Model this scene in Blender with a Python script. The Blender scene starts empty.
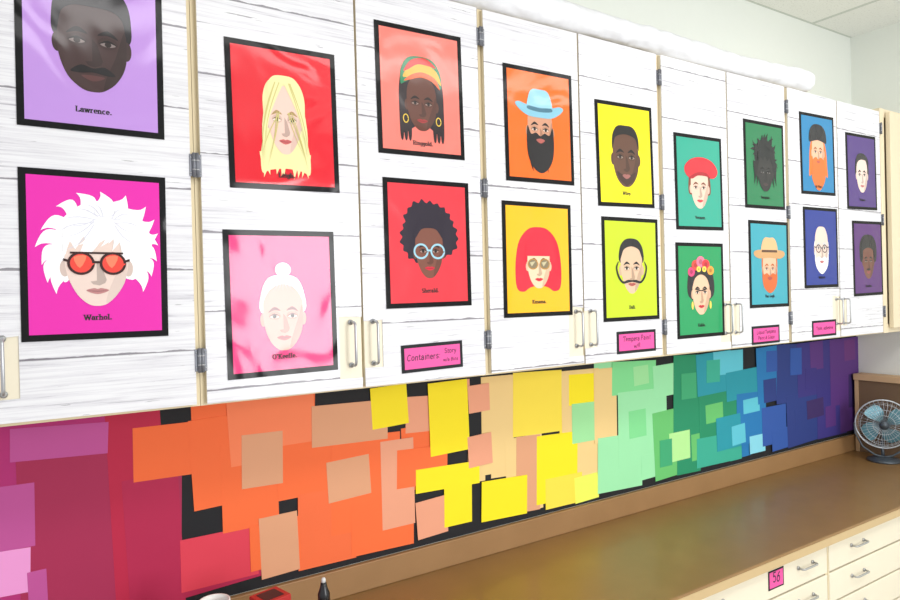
import bpy, bmesh, math, random
from mathutils import Vector, Matrix
from mathutils import noise as mnoise
from mathutils.geometry import tessellate_polygon
random.seed(7)
scene=bpy.context.scene
COL=scene.collection
EYE=1.69

# ------------------------------------------------------------ helpers
def lin(c):
    out=[]
    for v in c:
        v=v/255.0
        out.append(v/12.92 if v<=0.04045 else ((v+0.055)/1.055)**2.4)
    return (out[0],out[1],out[2],1.0)
MATS={}
def base_mat(name):
    m=bpy.data.materials.new(name); m.use_nodes=True
    nt=m.node_tree
    return m,nt,nt.nodes["Principled BSDF"]
def N(nt,t,**kw):
    n=nt.nodes.new(t)
    for k,v in kw.items():
        if k in n.inputs.keys(): n.inputs[k].default_value=v
        else: setattr(n,k,v)
    return n
def plain(name,rgb,rough=0.5,metal=0.0,coat=0.0,noise=0.04,scale=30,bump=0.02):
    key=(name,rgb,rough,metal)
    if key in MATS: return MATS[key]
    m,nt,b=base_mat(name)
    tc=N(nt,"ShaderNodeTexCoord")
    nz=N(nt,"ShaderNodeTexNoise",Scale=scale,Detail=3.0)
    nt.links.new(tc.outputs["Object"],nz.inputs["Vector"])
    mx=N(nt,"ShaderNodeMixRGB",blend_type='MIX')
    c=lin(rgb)
    mx.inputs[1].default_value=tuple(min(1,v*(1-noise)) for v in c[:3])+(1,)
    mx.inputs[2].default_value=tuple(min(1,v*(1+noise)) for v in c[:3])+(1,)
    nt.links.new(nz.outputs["Fac"],mx.inputs[0])
    nt.links.new(mx.outputs[0],b.inputs["Base Color"])
    b.inputs["Roughness"].default_value=rough
    b.inputs["Metallic"].default_value=metal
    b.inputs["Coat Weight"].default_value=coat
    if bump>0:
        bp=N(nt,"ShaderNodeBump",Strength=bump,Distance=0.01)
        nt.links.new(nz.outputs["Fac"],bp.inputs["Height"])
        nt.links.new(bp.outputs[0],b.inputs["Normal"])
    MATS[key]=m
    return m
def glossy_print(rgb,coat=.85):
    key=("laminated_print",rgb)
    if key in MATS: return MATS[key]
    m,nt,b=base_mat("laminated_print")
    b.inputs["Base Color"].default_value=lin(rgb)
    b.inputs["Roughness"].default_value=0.6
    b.inputs["Specular IOR Level"].default_value=0.10
    b.inputs["Coat Weight"].default_value=coat
    b.inputs["Coat Roughness"].default_value=0.11
    geo=N(nt,"ShaderNodeNewGeometry")
    n1=N(nt,"ShaderNodeTexNoise",Scale=6.5,Detail=1.3,Distortion=1.0)
    nt.links.new(geo.outputs["Position"],n1.inputs["Vector"])
    bp=N(nt,"ShaderNodeBump",Strength=0.42,Distance=0.012)
    nt.links.new(n1.outputs["Fac"],bp.inputs["Height"])
    nt.links.new(bp.outputs[0],b.inputs["Coat Normal"])
    MATS[key]=m
    return m

class MB:
    def __init__(s): s.v=[];s.f=[];s.mi=[];s.mats=[];s.sm=[]
    def mat(s,m):
        if m not in s.mats: s.mats.append(m)
        return s.mats.index(m)
    def add(s,vs,fs,m,smooth=False):
        o=len(s.v);k=s.mat(m)
        s.v+= [tuple(v) for v in vs]
        for f in fs:
            s.f.append([i+o for i in f]);s.mi.append(k);s.sm.append(smooth)
    def box(s,x0,x1,y0,y1,z0,z1,m,bev=0.0):
        bm=bmesh.new()
        bmesh.ops.create_cube(bm,size=1)
        for v in bm.verts:
            v.co=Vector((x0+(v.co.x+.5)*(x1-x0),y0+(v.co.y+.5)*(y1-y0),z0+(v.co.z+.5)*(z1-z0)))
        if bev>0: bmesh.ops.bevel(bm,geom=bm.edges[:],offset=bev,segments=2,profile=0.5,affect='EDGES')
        bm.verts.index_update()
        s.add([v.co for v in bm.verts],[[v.index for v in f.verts] for f in bm.faces],m)
        bm.free()
    def poly(s,pts,y,m,thick=0):
        vs=[(p[0],y,p[1]) for p in pts]
        tr=tessellate_polygon([[Vector(v) for v in vs]])
        out=[]
        for t in tr:
            a,b,c=[Vector(vs[i]) for i in t]
            n=(b-a).cross(c-a)
            out.append(list(t) if n.y<0 else list(t)[::-1])
        s.add(vs,out,m)
        if thick:
            n=len(vs)
            vb=[(p[0],y+thick,p[1]) for p in pts]
            fs=[[i,(i+1)%n,n+(i+1)%n,n+i] for i in range(n)]
            s.add(vs+vb,fs,m)
            s.add(vb,[o[::-1] for o in out],m)
    def tube(s,path,r,m,seg=10,closed=False):
        P=[Vector(p) for p in path];n=len(P);vs=[];fs=[]
        prev=None
        for i in range(n):
            if closed: t=(P[(i+1)%n]-P[(i-1)%n])
            else: t=P[min(i+1,n-1)]-P[max(i-1,0)]
            t.normalize()
            if prev is None:
                a=Vector((0,0,1)) if abs(t.z)<.9 else Vector((1,0,0))
                u=t.cross(a).normalized()
            else:
                u=(prev-t*prev.dot(t)).normalized()
            prev=u;w=t.cross(u)
            rr=r[i] if isinstance(r,(list,tuple)) else r
            for k in range(seg):
                a=2*math.pi*k/seg
                vs.append(P[i]+u*rr*math.cos(a)+w*rr*math.sin(a))
        for i in range(n if closed else n-1):
            j=(i+1)%n
            for k in range(seg):
                l=(k+1)%seg
                fs.append([i*seg+k,i*seg+l,j*seg+l,j*seg+k])
        if not closed:
            fs.append(list(range(seg))[::-1]);fs.append([(n-1)*seg+k for k in range(seg)])
        s.add(vs,fs,m,True)
    def lathe(s,prof,m,seg=28,org=(0,0,0)):
        vs=[];fs=[];n=len(prof)
        for r,z in prof:
            for k in range(seg):
                a=2*math.pi*k/seg
                vs.append((org[0]+r*math.cos(a),org[1]+r*math.sin(a),org[2]+z))
        for i in range(n-1):
            for k in range(seg):
                l=(k+1)%seg
                fs.append([i*seg+k,i*seg+l,(i+1)*seg+l,(i+1)*seg+k])
        fs.append(list(range(seg))[::-1]);fs.append([(n-1)*seg+k for k in range(seg)])
        s.add(vs,fs,m,True)
    def mesh(s,name):
        me=bpy.data.meshes.new(name)
        me.from_pydata(s.v,[],s.f)
        for m in s.mats: me.materials.append(m)
        me.polygons.foreach_set("material_index",s.mi)
        me.polygons.foreach_set("use_smooth",s.sm)
        me.update()
        return me
def ob(name,mb,loc=(0,0,0),parent=None,**props):
    data=mb.mesh(name) if isinstance(mb,MB) else mb
    o=bpy.data.objects.new(name,data)
    o.location=loc
    COL.objects.link(o)
    if parent: o.parent=parent
    for k,v in props.items(): o[k]=v
    return o

# ------------------------------------------------------------ lettering: one stroke alphabet, drawn as bold slab serif or as marker handwriting
def A(cx,cy,rx,ry,a0,a1,n=12):
    return [(cx+rx*math.cos(math.radians(a0+(a1-a0)*i/n)),cy+ry*math.sin(math.radians(a0+(a1-a0)*i/n))) for i in range(n+1)]
G={ # advance, strokes, serif centres (x,y)
'a':(.95,[A(.40,.28,.30,.27,0,360),[(.70,.60),(.70,0)],A(.42,.66,.28,.32,165,0,8)],[(.78,0)]),
'b':(1.0,[[(.15,1.5),(.15,0)],A(.5,.48,.34,.48,180,-180)],[(.08,1.5)]),
'c':(.9,[A(.48,.5,.34,.48,50,310)],[]),
'd':(1.0,[[(.82,1.5),(.82,0)],A(.46,.48,.34,.48,0,360)],[(.74,1.5),(.9,0)]),
'e':(.9,[[(.14,.52),(.78,.52)]+A(.47,.5,.33,.48,0,310)],[]),
'f':(.62,[[(.25,0),(.25,1.2)]+A(.47,1.2,.22,.3,180,50,6),[(.02,.97),(.52,.97)]],[(.25,0)]),
'g':(1.0,[A(.46,.5,.32,.44,0,360),[(.80,.95),(.80,-.15)]+A(.47,-.12,.33,.3,0,-150,8)],[(.88,.95)]),
'h':(1.05,[[(.2,1.5),(.2,0)],A(.5,.6,.30,.38,170,0,8)+[(.80,0)]],[(.1,1.5),(.2,0),(.82,0)]),
'i':(.5,[[(.25,.97),(.25,0)],[(.25,1.36),(.25,1.40)]],[(.17,.97),(.25,0)]),
'k':(1.0,[[(.2,1.5),(.2,0)],[(.8,.97),(.22,.42)],[(.42,.6),(.85,0)]],[(.1,1.5),(.2,0),(.85,0)]),
'l':(.5,[[(.25,1.5),(.25,0)]],[(.17,1.5),(.25,0)]),
'm':(1.55,[[(.2,.97),(.2,0)],A(.47,.62,.27,.35,170,0,8)+[(.74,0)],A(1.02,.62,.27,.35,170,0,8)+[(1.30,0)]],[(.12,.97),(.2,0),(.76,0),(1.32,0)]),
'n':(1.05,[[(.2,.97),(.2,0)],A(.5,.6,.30,.38,170,0,8)+[(.80,0)]],[(.12,.97),(.2,0),(.82,0)]),
'o':(.95,[A(.47,.49,.34,.48,90,450,16)],[]),
'p':(1.0,[[(.18,.97),(.18,-.45)],A(.52,.48,.34,.48,180,-180)],[(.1,.97),(.18,-.45)]),
'q':(1.0,[[(.82,.97),(.82,-.45)],A(.48,.48,.34,.48,0,360)],[(.82,-.45)]),
'r':(.75,[[(.2,.97),(.2,0)],A(.48,.58,.26,.38,170,50,6)],[(.12,.97),(.24,0)]),
's':(.78,[A(.39,.73,.25,.25,30,270,9)+A(.39,.25,.27,.25,90,-150,9)[1:]],[]),
't':(.65,[[(.28,1.3),(.28,.22)]+A(.48,.22,.2,.2,180,300,6),[(.04,.97),(.56,.97)]],[]),
'u':(1.05,[[(.2,.97),(.2,.36)]+A(.48,.36,.28,.34,180,350,8),[(.78,.97),(.78,0)]],[(.12,.97),(.70,.97),(.86,0)]),
'v':(.95,[[(.1,.97),(.46,.02),(.82,.97)]],[(.1,.97),(.82,.97)]),
'w':(1.35,[[(.08,.97),(.38,.02),(.66,.9),(.94,.02),(1.24,.97)]],[(.08,.97),(.66,.97),(1.24,.97)]),
'y':(.95,[[(.1,.97),(.48,.05)],[(.84,.97),(.36,-.42),(.18,-.42)]],[(.1,.97),(.84,.97)]),
'z':(.85,[[(.12,.95),(.7,.95),(.1,.02),(.74,.02)]],[]),
'B':(1.2,[[(.25,1.45),(.25,0)],[(.25,1.45),(.55,1.45)]+A(.58,1.1,.34,.35,90,-90,8)+[(.25,.75)],[(.58,.75)]+A(.62,.375,.38,.375,90,-90,8)+[(.25,0)]],[(.2,1.45),(.2,0)]),
'C':(1.2,[A(.62,.72,.48,.72,45,315,16)],[]),
'D':(1.3,[[(.25,1.45),(.25,0)],[(.25,1.45),(.5,1.45)]+A(.55,.725,.52,.725,90,-90,12)+[(.25,0)]],[(.2,1.45),(.2,0)]),
'G':(1.3,[A(.62,.72,.48,.72,45,335,16)+[(1.08,.65),(.75,.65)]],[]),
'K':(1.3,[[(.25,1.45),(.25,0)],[(1.05,1.45),(.27,.62)],[(.5,.86),(1.1,0)]],[(.25,1.45),(.25,0),(1.05,1.45),(1.1,0)]),
'L':(1.1,[[(.25,1.45),(.25,0),(.95,0),(.95,.3)]],[(.25,1.45)]),
'M':(1.6,[[(.22,0),(.22,1.45),(.78,.15),(1.34,1.45),(1.34,0)]],[(.2,1.45),(.2,0),(1.36,1.45),(1.36,0)]),
'O':(1.35,[A(.66,.72,.52,.72,90,450,22)],[]),
'P':(1.15,[[(.25,0),(.25,1.45),(.6,1.45)]+A(.62,1.07,.36,.38,90,-90,8)+[(.25,.69)]],[(.2,1.45),(.25,0)]),
'R':(1.25,[[(.25,0),(.25,1.45),(.6,1.45)]+A(.62,1.09,.36,.36,90,-90,8)+[(.25,.73)],[(.6,.73),(1.05,0)]],[(.2,1.45),(.25,0),(1.08,0)]),
'S':(1.05,[A(.52,1.08,.36,.36,30,270,9)+A(.52,.36,.38,.36,90,-150,9)[1:]],[]),
'T':(1.15,[[(.08,1.2),(.08,1.45),(1.05,1.45),(1.05,1.2)],[(.56,1.45),(.56,0)]],[(.56,0)]),
'V':(1.25,[[(.1,1.45),(.62,.02),(1.12,1.45)]],[(.1,1.45),(1.12,1.45)]),
'W':(1.8,[[(.08,1.45),(.48,.02),(.88,1.3),(1.28,.02),(1.68,1.45)]],[(.08,1.45),(.88,1.45),(1.68,1.45)]),
'5':(1.0,[[(.8,1.45),(.25,1.45),(.2,.85)]+A(.46,.46,.38,.45,110,-140,12)],[]),
'6':(1.0,[[(.78,1.42),(.5,1.25),(.22,.85),(.14,.45)]+A(.50,.44,.36,.43,180,-170,16)],[]),
'&':(1.3,[[(1.15,0),(.4,1.0)]+A(.58,1.15,.24,.28,200,-20,9)+[(.3,.6)]+A(.5,.35,.36,.35,150,330,8)+[(1.1,.75)]],[]),
'.':(.5,[[(.24,.04),(.24,.22)]],[]),',':(.45,[[(.24,.1),(.14,-.22)]],[]),"'":(.4,[[(.2,1.45),(.17,1.15)]],[]),
':':(.45,[[(.2,.12),(.2,.16)],[(.2,.8),(.2,.84)]],[]),'/':(.75,[[(.05,-.15),(.62,1.5)]],[]),
'+':(.95,[[(.1,.55),(.8,.55)],[(.45,.9),(.45,.2)]],[]),' ':(.5,[],[])}
def lettering(txt,xh,mat,serif=True,seed=0):
    R=random.Random(seed);mb=MB();x=0
    gap=.10 if serif else .06
    tot=sum(G[c][0]+gap for c in txt);x=-tot/2
    wv=.185 if serif else .098;wh=.075 if serif else .098
    lay=0
    for c in txt:
        adv,st,sf=G[c]
        adv+=gap
        dz=0 if serif else R.uniform(-.08,.08);sc=1 if serif else R.uniform(.94,1.08);sl=0 if serif else .08+R.uniform(-.07,.07)
        def T(p,x=x): return ((x+p[0]+sl*p[1])*xh,(p[1]*sc+dz-.6)*xh)
        for s in st:
            for i in range(len(s)-1):
                (ax,ay),(bx,by)=s[i],s[i+1]
                dx,dy=bx-ax,by-ay;l=math.hypot(dx,dy)
                if l<1e-6: continue
                dx/=l;dy/=l
                w=wh+(wv-wh)*abs(dy)
                e=w*.45
                ax-=dx*e;ay-=dy*e;bx+=dx*e;by+=dy*e
                q=[(ax-dy*w,ay+dx*w),(ax+dy*w,ay-dx*w),(bx+dy*w,by-dx*w),(bx-dy*w,by+dx*w)]
                q=[T(p) for p in q]
                yy=-.000002*(lay%12);lay+=1
                mb.add([(p[0],yy,p[1]) for p in q],[[0,1,2,3]],mat)
        if serif:
            for sx,sy in sf:
                s1=.36;h=.075
                q=[T(p) for p in [(sx-s1,sy-h),(sx+s1,sy-h),(sx+s1,sy+h),(sx-s1,sy+h)]]
                yy=-.000002*(lay%12);lay+=1
                mb.add([(p[0],yy,p[1]) for p in q],[[0,1,2,3]],mat)
        x+=adv
    return mb

# ------------------------------------------------------------ materials
def wood_cover():
    m,nt,b=base_mat("white_plank_print_vinyl")
    L=nt.links.new
    geo=N(nt,"ShaderNodeNewGeometry");oi=N(nt,"ShaderNodeObjectInfo")
    sep=N(nt,"ShaderNodeSeparateXYZ");L(geo.outputs["Position"],sep.inputs[0])
    def M(op,a,bv=None,c=None):
        n=N(nt,"ShaderNodeMath",operation=op)
        for i,x in enumerate([a,bv,c]):
            if x is None: continue
            if isinstance(x,(int,float)): n.inputs[i].default_value=x
            else: L(x,n.inputs[i])
        return n.outputs[0]
    rz=M('ADD',M('DIVIDE',sep.outputs[2],0.158),M('MULTIPLY',oi.outputs["Random"],3.0))
    fl=M('FLOOR',rz);fr=M('FRACT',rz)
    comb=N(nt,"ShaderNodeCombineXYZ")
    L(M('ADD',M('MULTIPLY',sep.outputs[0],4.0),M('MULTIPLY',fl,3.7)),comb.inputs[0])
    L(M('MULTIPLY',sep.outputs[2],150),comb.inputs[1])
    L(M('MULTIPLY',oi.outputs["Random"],20),comb.inputs[2])
    g=N(nt,"ShaderNodeTexNoise",Scale=1.0,Detail=6.0,Roughness=0.72,Distortion=0.1);L(comb.outputs[0],g.inputs["Vector"])
    r=N(nt,"ShaderNodeValToRGB");L(g.outputs["Fac"],r.inputs[0])
    e=r.color_ramp.elements
    e[0].position=.28;e[0].color=lin((158,155,165))
    e[1].position=.41;e[1].color=lin((213,212,218))
    x=e.new(.56);x.color=lin((228,228,232))
    # short broken cracks
    comb2=N(nt,"ShaderNodeCombineXYZ")
    L(M('ADD',M('MULTIPLY',sep.outputs[0],8.0),M('MULTIPLY',fl,9.1)),comb2.inputs[0])
    L(M('MULTIPLY',sep.outputs[2],210),comb2.inputs[1])
    L(M('MULTIPLY',oi.outputs["Random"],50),comb2.inputs[2])
    c=N(nt,"ShaderNodeTexNoise",Scale=1.0,Detail=3.0,Roughness=0.6);L(comb2.outputs[0],c.inputs["Vector"])
    crack=M('LESS_THAN',c.outputs["Fac"],0.300)
    n3=N(nt,"ShaderNodeTexNoise",Scale=24.0,Detail=3.0);L(geo.outputs["Position"],n3.inputs["Vector"])
    seam=M('LESS_THAN',fr,M('MULTIPLY_ADD',n3.outputs["Fac"],0.075,-.016))
    dk=M('MAXIMUM',M('MULTIPLY',crack,0.62),M('MULTIPLY',seam,0.72))
    mx=N(nt,"ShaderNodeMixRGB");L(dk,mx.inputs[0]);L(r.outputs[0],mx.inputs[1]);mx.inputs[2].default_value=lin((76,68,80))
    L(mx.outputs[0],b.inputs["Base Color"])
    b.inputs["Roughness"].default_value=0.5
    b.inputs["Specular IOR Level"].default_value=0.2
    b.inputs["Coat Weight"].default_value=0.5;b.inputs["Coat Roughness"].default_value=0.15
    n4=N(nt,"ShaderNodeTexNoise",Scale=4.0,Detail=0.8,Distortion=0.8);L(geo.outputs["Position"],n4.inputs["Vector"])
    bp=N(nt,"ShaderNodeBump",Strength=0.5,Distance=0.02);L(n4.outputs["Fac"],bp.inputs["Height"])
    L(bp.outputs[0],b.inputs["Normal"]);L(bp.outputs[0],b.inputs["Coat Normal"])
    return m
def counter_mat(name,c0,c1,rough,coat):
    m,nt,b=base_mat(name);L=nt.links.new
    tc=N(nt,"ShaderNodeTexCoord")
    a=N(nt,"ShaderNodeTexNoise",Scale=9.0,Detail=4.0);L(tc.outputs["Object"],a.inputs["Vector"])
    s=N(nt,"ShaderNodeTexNoise",Scale=300.0,Detail=1.0);L(tc.outputs["Object"],s.inputs["Vector"])
    ad=N(nt,"ShaderNodeMath",operation='MULTIPLY_ADD');L(s.outputs["Fac"],ad.inputs[0]);ad.inputs[1].default_value=.3
    L(a.outputs["Fac"],ad.inputs[2])
    r=N(nt,"ShaderNodeValToRGB");L(ad.outputs[0],r.inputs[0])
    e=r.color_ramp.elements
    e[0].position=.2;e[0].color=lin(c0);e[1].position=1.0;e[1].color=lin(c1)
    L(r.outputs[0],b.inputs["Base Color"])
    b.inputs["Roughness"].default_value=rough
    b.inputs["Coat Weight"].default_value=coat;b.inputs["Coat Roughness"].default_value=0.18
    return m
def ceiling_mat():
    m,nt,b=base_mat("ceiling_tiles");L=nt.links.new
    tc=N(nt,"ShaderNodeTexCoord");mp=N(nt,"ShaderNodeMapping");L(tc.outputs["Object"],mp.inputs[0])
    mp.inputs["Location"].default_value=(0.56,0.3,0)
    br=N(nt,"ShaderNodeTexBrick",offset=0.0,squash=1.0);L(mp.outputs[0],br.inputs["Vector"])
    br.inputs["Scale"].default_value=1.0
    br.inputs["Brick Width"].default_value=0.61;br.inputs["Row Height"].default_value=0.61
    br.inputs["Mortar Size"].default_value=0.012
    br.inputs["Color1"].default_value=lin((240,242,238));br.inputs["Color2"].default_value=lin((236,238,235))
    br.inputs["Mortar"].default_value=lin((206,212,206))
    sp=N(nt,"ShaderNodeTexNoise",Scale=140.0,Detail=2.0);L(tc.outputs["Object"],sp.inputs["Vector"])
    rr=N(nt,"ShaderNodeValToRGB");L(sp.outputs["Fac"],rr.inputs[0])
    rr.color_ramp.elements[0].position=.3;rr.color_ramp.elements[0].color=(.6,.6,.6,1);rr.color_ramp.elements[1].position=.42
    mx=N(nt,"ShaderNodeMixRGB",blend_type='MULTIPLY');mx.inputs[0].default_value=.5
    L(br.outputs["Color"],mx.inputs[1]);L(rr.outputs[0],mx.inputs[2]);L(mx.outputs[0],b.inputs["Base Color"])
    b.inputs["Roughness"].default_value=.9
    return m
WOODV=wood_cover()
CNT=counter_mat("brown_laminate",(132,99,55),(147,111,65),.45,.28)
UPM=counter_mat("brown_laminate_upstand",(146,110,70),(162,124,82),.5,.05)
WALLM=plain("off_white_wall_paint",(231,235,229),.75,scale=60,noise=.012)
FLOORM=plain("vinyl_floor",(186,180,170),.5,scale=4,noise=.08)
BEIGE=plain("cream_cabinet_paint",(222,207,172),.5,noise=.02,scale=12)
BEIGE2=plain("cream_drawer_paint",(231,222,200),.42,noise=.02,scale=12)
DARKGAP=plain("shadow_gap_board",(70,58,44),.8)
CHROME=plain("brushed_metal",(190,192,196),.32,.85,noise=.03)
HINGE=plain("grey_hinge_metal",(120,122,130),.4,.35)
BLACKP=plain("black_paper",(18,20,26),.75,noise=.1)
BLACKG=glossy_print((8,8,11),.3)
INK=plain("black_ink",(12,10,14),.6,bump=0)
INK2=plain("marker_ink",(34,8,50),.6,bump=0)

# ------------------------------------------------------------ room
WY=0.31;WX=3.45;CEIL=2.9
def slab(name,x0,x1,y0,y1,z0,z1,m):
    mb=MB();mb.box(x0,x1,y0,y1,z0,z1,m);o=ob(name,mb);o["kind"]="structure";return o
slab("wall_back",-1.6,WX+.1,WY,WY+.1,0,CEIL,WALLM)
slab("wall_far",WX,WX+.1,-3.9,WY,0,CEIL,WALLM)
slab("floor",-1.6,WX+.1,-3.9,WY+.1,-.08,0,FLOORM)
slab("ceiling",-1.6,WX+.1,-3.9,WY+.1,CEIL,CEIL+.08,ceiling_mat())

# ------------------------------------------------------------ wall cabinets
CB=1.48;CT=2.417
bounds=[-.41,-.06,.29,.643,.99,1.326,1.663,2.0,2.35,2.70,3.05]
def bow_handle(length,out,r,m,vertical=True):
    mb=MB();h=length/2
    pts=[(-h,0.0),(-h,-out*.7),(-h*.93,-out*.93),(-h*.8,-out),(h*.8,-out),(h*.93,-out*.93),(h,-out*.7),(h,0.0)]
    path=[(0,p[1],p[0]) if vertical else (p[0],p[1],0) for p in pts]
    mb.tube(path,r,m,8)
    for s in (-h,h):
        c=(0,-.001,s) if vertical else (s,-.001,0)
        mb.tube([(c[0],0.0,c[2]),(c[0],-.004,c[2])],r*1.9,m,10)
    return mb
def hinge_mesh():
    mb=MB()
    mb.tube([(0,-.005,-.024),(0,-.005,.024)],.0036,HINGE,10)
    for z in (-.009,.009): mb.tube([(0,-.005,z-.001),(0,-.005,z+.001)],.0041,CHROME,10)
    mb.box(-.0085,.0085,-.0025,.0,-.022,.022,HINGE,.0006)
    for z in (-.015,.015):
        for x in (-.006,.006): mb.tube([(x,-.002,z),(x,-.0036,z)],.0015,CHROME,8)
    return mb.mesh("hinge")
HM=hinge_mesh();HDM=bow_handle(.096,.028,.0032,CHROME).mesh("handle")
def wall_cabinet(x0,xm,x1,label):
    root=bpy.data.objects.new("wall_cabinet",None);COL.objects.link(root);root.location=(x0,WY,CB)
    root.empty_display_size=.1
    root["label"]=label;root["category"]="cabinet"
    def C(name,mb,wx,wy,wz,parent=root,**k):
        o=ob(name,mb,(0,0,0),parent,**k)
        base=Vector((0,0,0));p=parent
        while p: base+=p.location;p=p.parent
        o.location=Vector((wx,wy,wz))-base
        return o
    mb=MB();w=x1-x0
    mb.box(0.0005,w-.0005,.03,WY-.001,0,CT-CB,BEIGE)           # carcass
    fr=.026;mdl=xm-x0
    mb.box(0.0005,fr,.013,.03,0,CT-CB,BEIGE)
    mb.box(w-fr,w-.0005,.013,.03,0,CT-CB,BEIGE)
    mb.box(mdl-.018,mdl+.018,.013,.03,.0,CT-CB,BEIGE)
    mb.box(fr,w-fr,.0131,.03,0,.03,BEIGE);mb.box(fr,w-fr,.0131,.03,CT-CB-.03,CT-CB,BEIGE)
    C("body",mb,x0,0,CB)
    for side in (0,1):
        a,b=(x0+.010,xm-.003) if side==0 else (xm+.003,x1-.010)
        wd=b-a;z0=.006;z1=CT-CB-.004
        mb=MB();mb.box(0,wd,.002,.0128,z0,z1,BEIGE2,.0015)
        d=C("door",mb,a,0,CB)
        nw=.055 if side==0 else .046;nb,nt_=.028,.168
        if side==0: pts=[(0,z0),(wd,z0),(wd,nb),(wd-nw,nb),(wd-nw,nt_),(wd,nt_-.004),(wd,z1),(0,z1)]
        else: pts=[(0,z0),(wd,z0),(wd,z1),(0,z1),(0,nt_-.014),(nw,nt_-.012),(nw,nb+.02),(0,nb+.02)]
        pts=[(p[0]+random.uniform(-.001,.001),p[1]+random.uniform(-.002,.001)) for p in pts]
        mb=MB();mb.poly(pts,0,WOODV,.0015)
        C("vinyl_covering",mb,a,0,CB,d,label="white wood-plank print covering stuck on the door")
        hx=(b-.027) if side==0 else (a+.022)
        C("handle",HDM,hx,.002,1.585,d,label="chrome bow handle")
        hxx=x0+.003 if side==0 else x1-.003
        for hz in (1.572,1.957,2.341): C("hinge",HM,hxx,.0128-.012,hz,d,label="grey metal butt hinge")
    return root
for i in range(0,10,2):
    wall_cabinet(bounds[i],bounds[i+1],bounds[i+2],"cream wall cabinet covered in white plank-print vinyl")
root=bpy.data.objects.new("wall_cabinet",None);COL.objects.link(root);root.location=(3.052,WY,CB)
root["label"]="narrow bare cream wall cabinet at the end of the row";root["category"]="cabinet"
BG3=plain("bare_cream_cabinet_paint",(226,212,182),.5,noise=.03)
mb=MB();mb.box(0,.396,.03-WY,-.001,0,.95,BG3);mb.box(0,.035,.004-WY,.03-WY,0,.95,BG3);mb.box(.361,.396,.004-WY,.03-WY,0,.95,BG3)
mb.box(.035,.361,.006-WY,.03-WY,0,.035,BG3);mb.box(.035,.361,.006-WY,.03-WY,.915,.95,BG3)
ob("body",mb,(0,0,0),root)
mb=MB();mb.box(.045,.352,-.016-WY,.003-WY,.02,.935,BG3,.002)
d=ob("door",mb,(0,0,0),root)
ob("handle",HDM,(.33,-.016-WY,.10),d)

# ------------------------------------------------------------ rolled white sheet on cabinets
mb=MB();n=420;seg=32;vs=[];fs=[]
for i in range(n+1):
    t=i/n;x=.60+t*(2.535-.60)
    cy=.020+.005*math.sin(x*4);cz=.039+.003*math.sin(x*5+1)
    d=min(t,1-t)*n
    end=min(1,.5+.5*math.sqrt(max(0,1-(1-min(1,d/10))**2)))
    for k in range(seg):
        a=2*math.pi*k/seg
        ca,sa=math.cos(a),math.sin(a)
        r=.038+.0024*math.sin(x*9+a*2)
        r+=.006*abs(mnoise.noise(Vector((x*12,ca*1.6,sa*1.6))))+.003*abs(mnoise.noise(Vector((x*34,ca*3,sa*3+7))))
        r*=end
        vs.append((x,cy+r*ca,max(0,cz+r*sa)))
for i in range(n):
    for k in range(seg):
        l=(k+1)%seg;fs.append([i*seg+k,i*seg+l,(i+1)*seg+l,(i+1)*seg+k])
fs.append(list(range(seg))[::-1]);fs.append([n*seg+k for k in range(seg)])
WRAP=plain("white_rolled_sheet",(230,231,236),.4,scale=10,bump=.05,coat=.3)
mb.add(vs,fs,WRAP,True)
ob("sheet_roll",mb,(0,0,CT+.0005),label="long crumpled roll of white sheet on top of cabinets",category="roll")

# ------------------------------------------------------------ portrait posters
PW,PH=.2386,.305
BD=.0115
def ell(cx,cy,rx,ry,a=0,n=26):
    a=math.radians(a);o=[]
    for k in range(n):
        t=2*math.pi*k/n;x=rx*math.cos(t);y=ry*math.sin(t)
        o.append((cx+x*math.cos(a)-y*math.sin(a),cy+x*math.sin(a)+y*math.cos(a)))
    return o
def smo(p,sub=5):
    n=len(p);o=[]
    for i in range(n):
        p0,p1,p2,p3=p[(i-1)%n],p[i],p[(i+1)%n],p[(i+2)%n]
        for k in range(sub):
            t=k/sub
            o.append(tuple(.5*((2*p1[d])+(-p0[d]+p2[d])*t+(2*p0[d]-5*p1[d]+4*p2[d]-p3[d])*t*t+(-p0[d]+3*p1[d]-3*p2[d]+p3[d])*t**3) for d in (0,1)))
    return o
def lock(x0,y0,x1,y1,bend,w,w1=.0):
    dx,dy=x1-x0,y1-y0;l=math.hypot(dx,dy) or 1;nx,ny=-dy/l,dx/l
    A_=[];B_=[]
    for i in range(9):
        t=i/8;c=bend*math.sin(math.pi*t*.9)
        px,py=x0+dx*t+nx*c,y0+dy*t+ny*c
        ww=w*(1-t)**.7*(.7+.6*math.sin(math.pi*min(1,t+.15)))+w1
        A_.append((px+nx*ww,py+ny*ww));B_.append((px-nx*ww,py-ny*ww))
    return A_+B_[:-1 if w1==0 else None][::-1]
def mir(p,cx=50): return p+[(2*cx-x,y) for x,y in p[::-1] if abs(x-cx)>.01]
def dk(c,f): return tuple(int(min(255,v*f)) for v in c)
def mixc(a,b,t): return tuple(int(x*(1-t)+y*t) for x,y in zip(a,b))
def ring(cx,cy,rx,ry,w):
    o=ell(cx,cy,rx,ry,0,24);i=ell(cx,cy,rx-w,ry-w,0,24)
    return o+[o[0],i[0]]+i[:0:-1]
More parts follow.
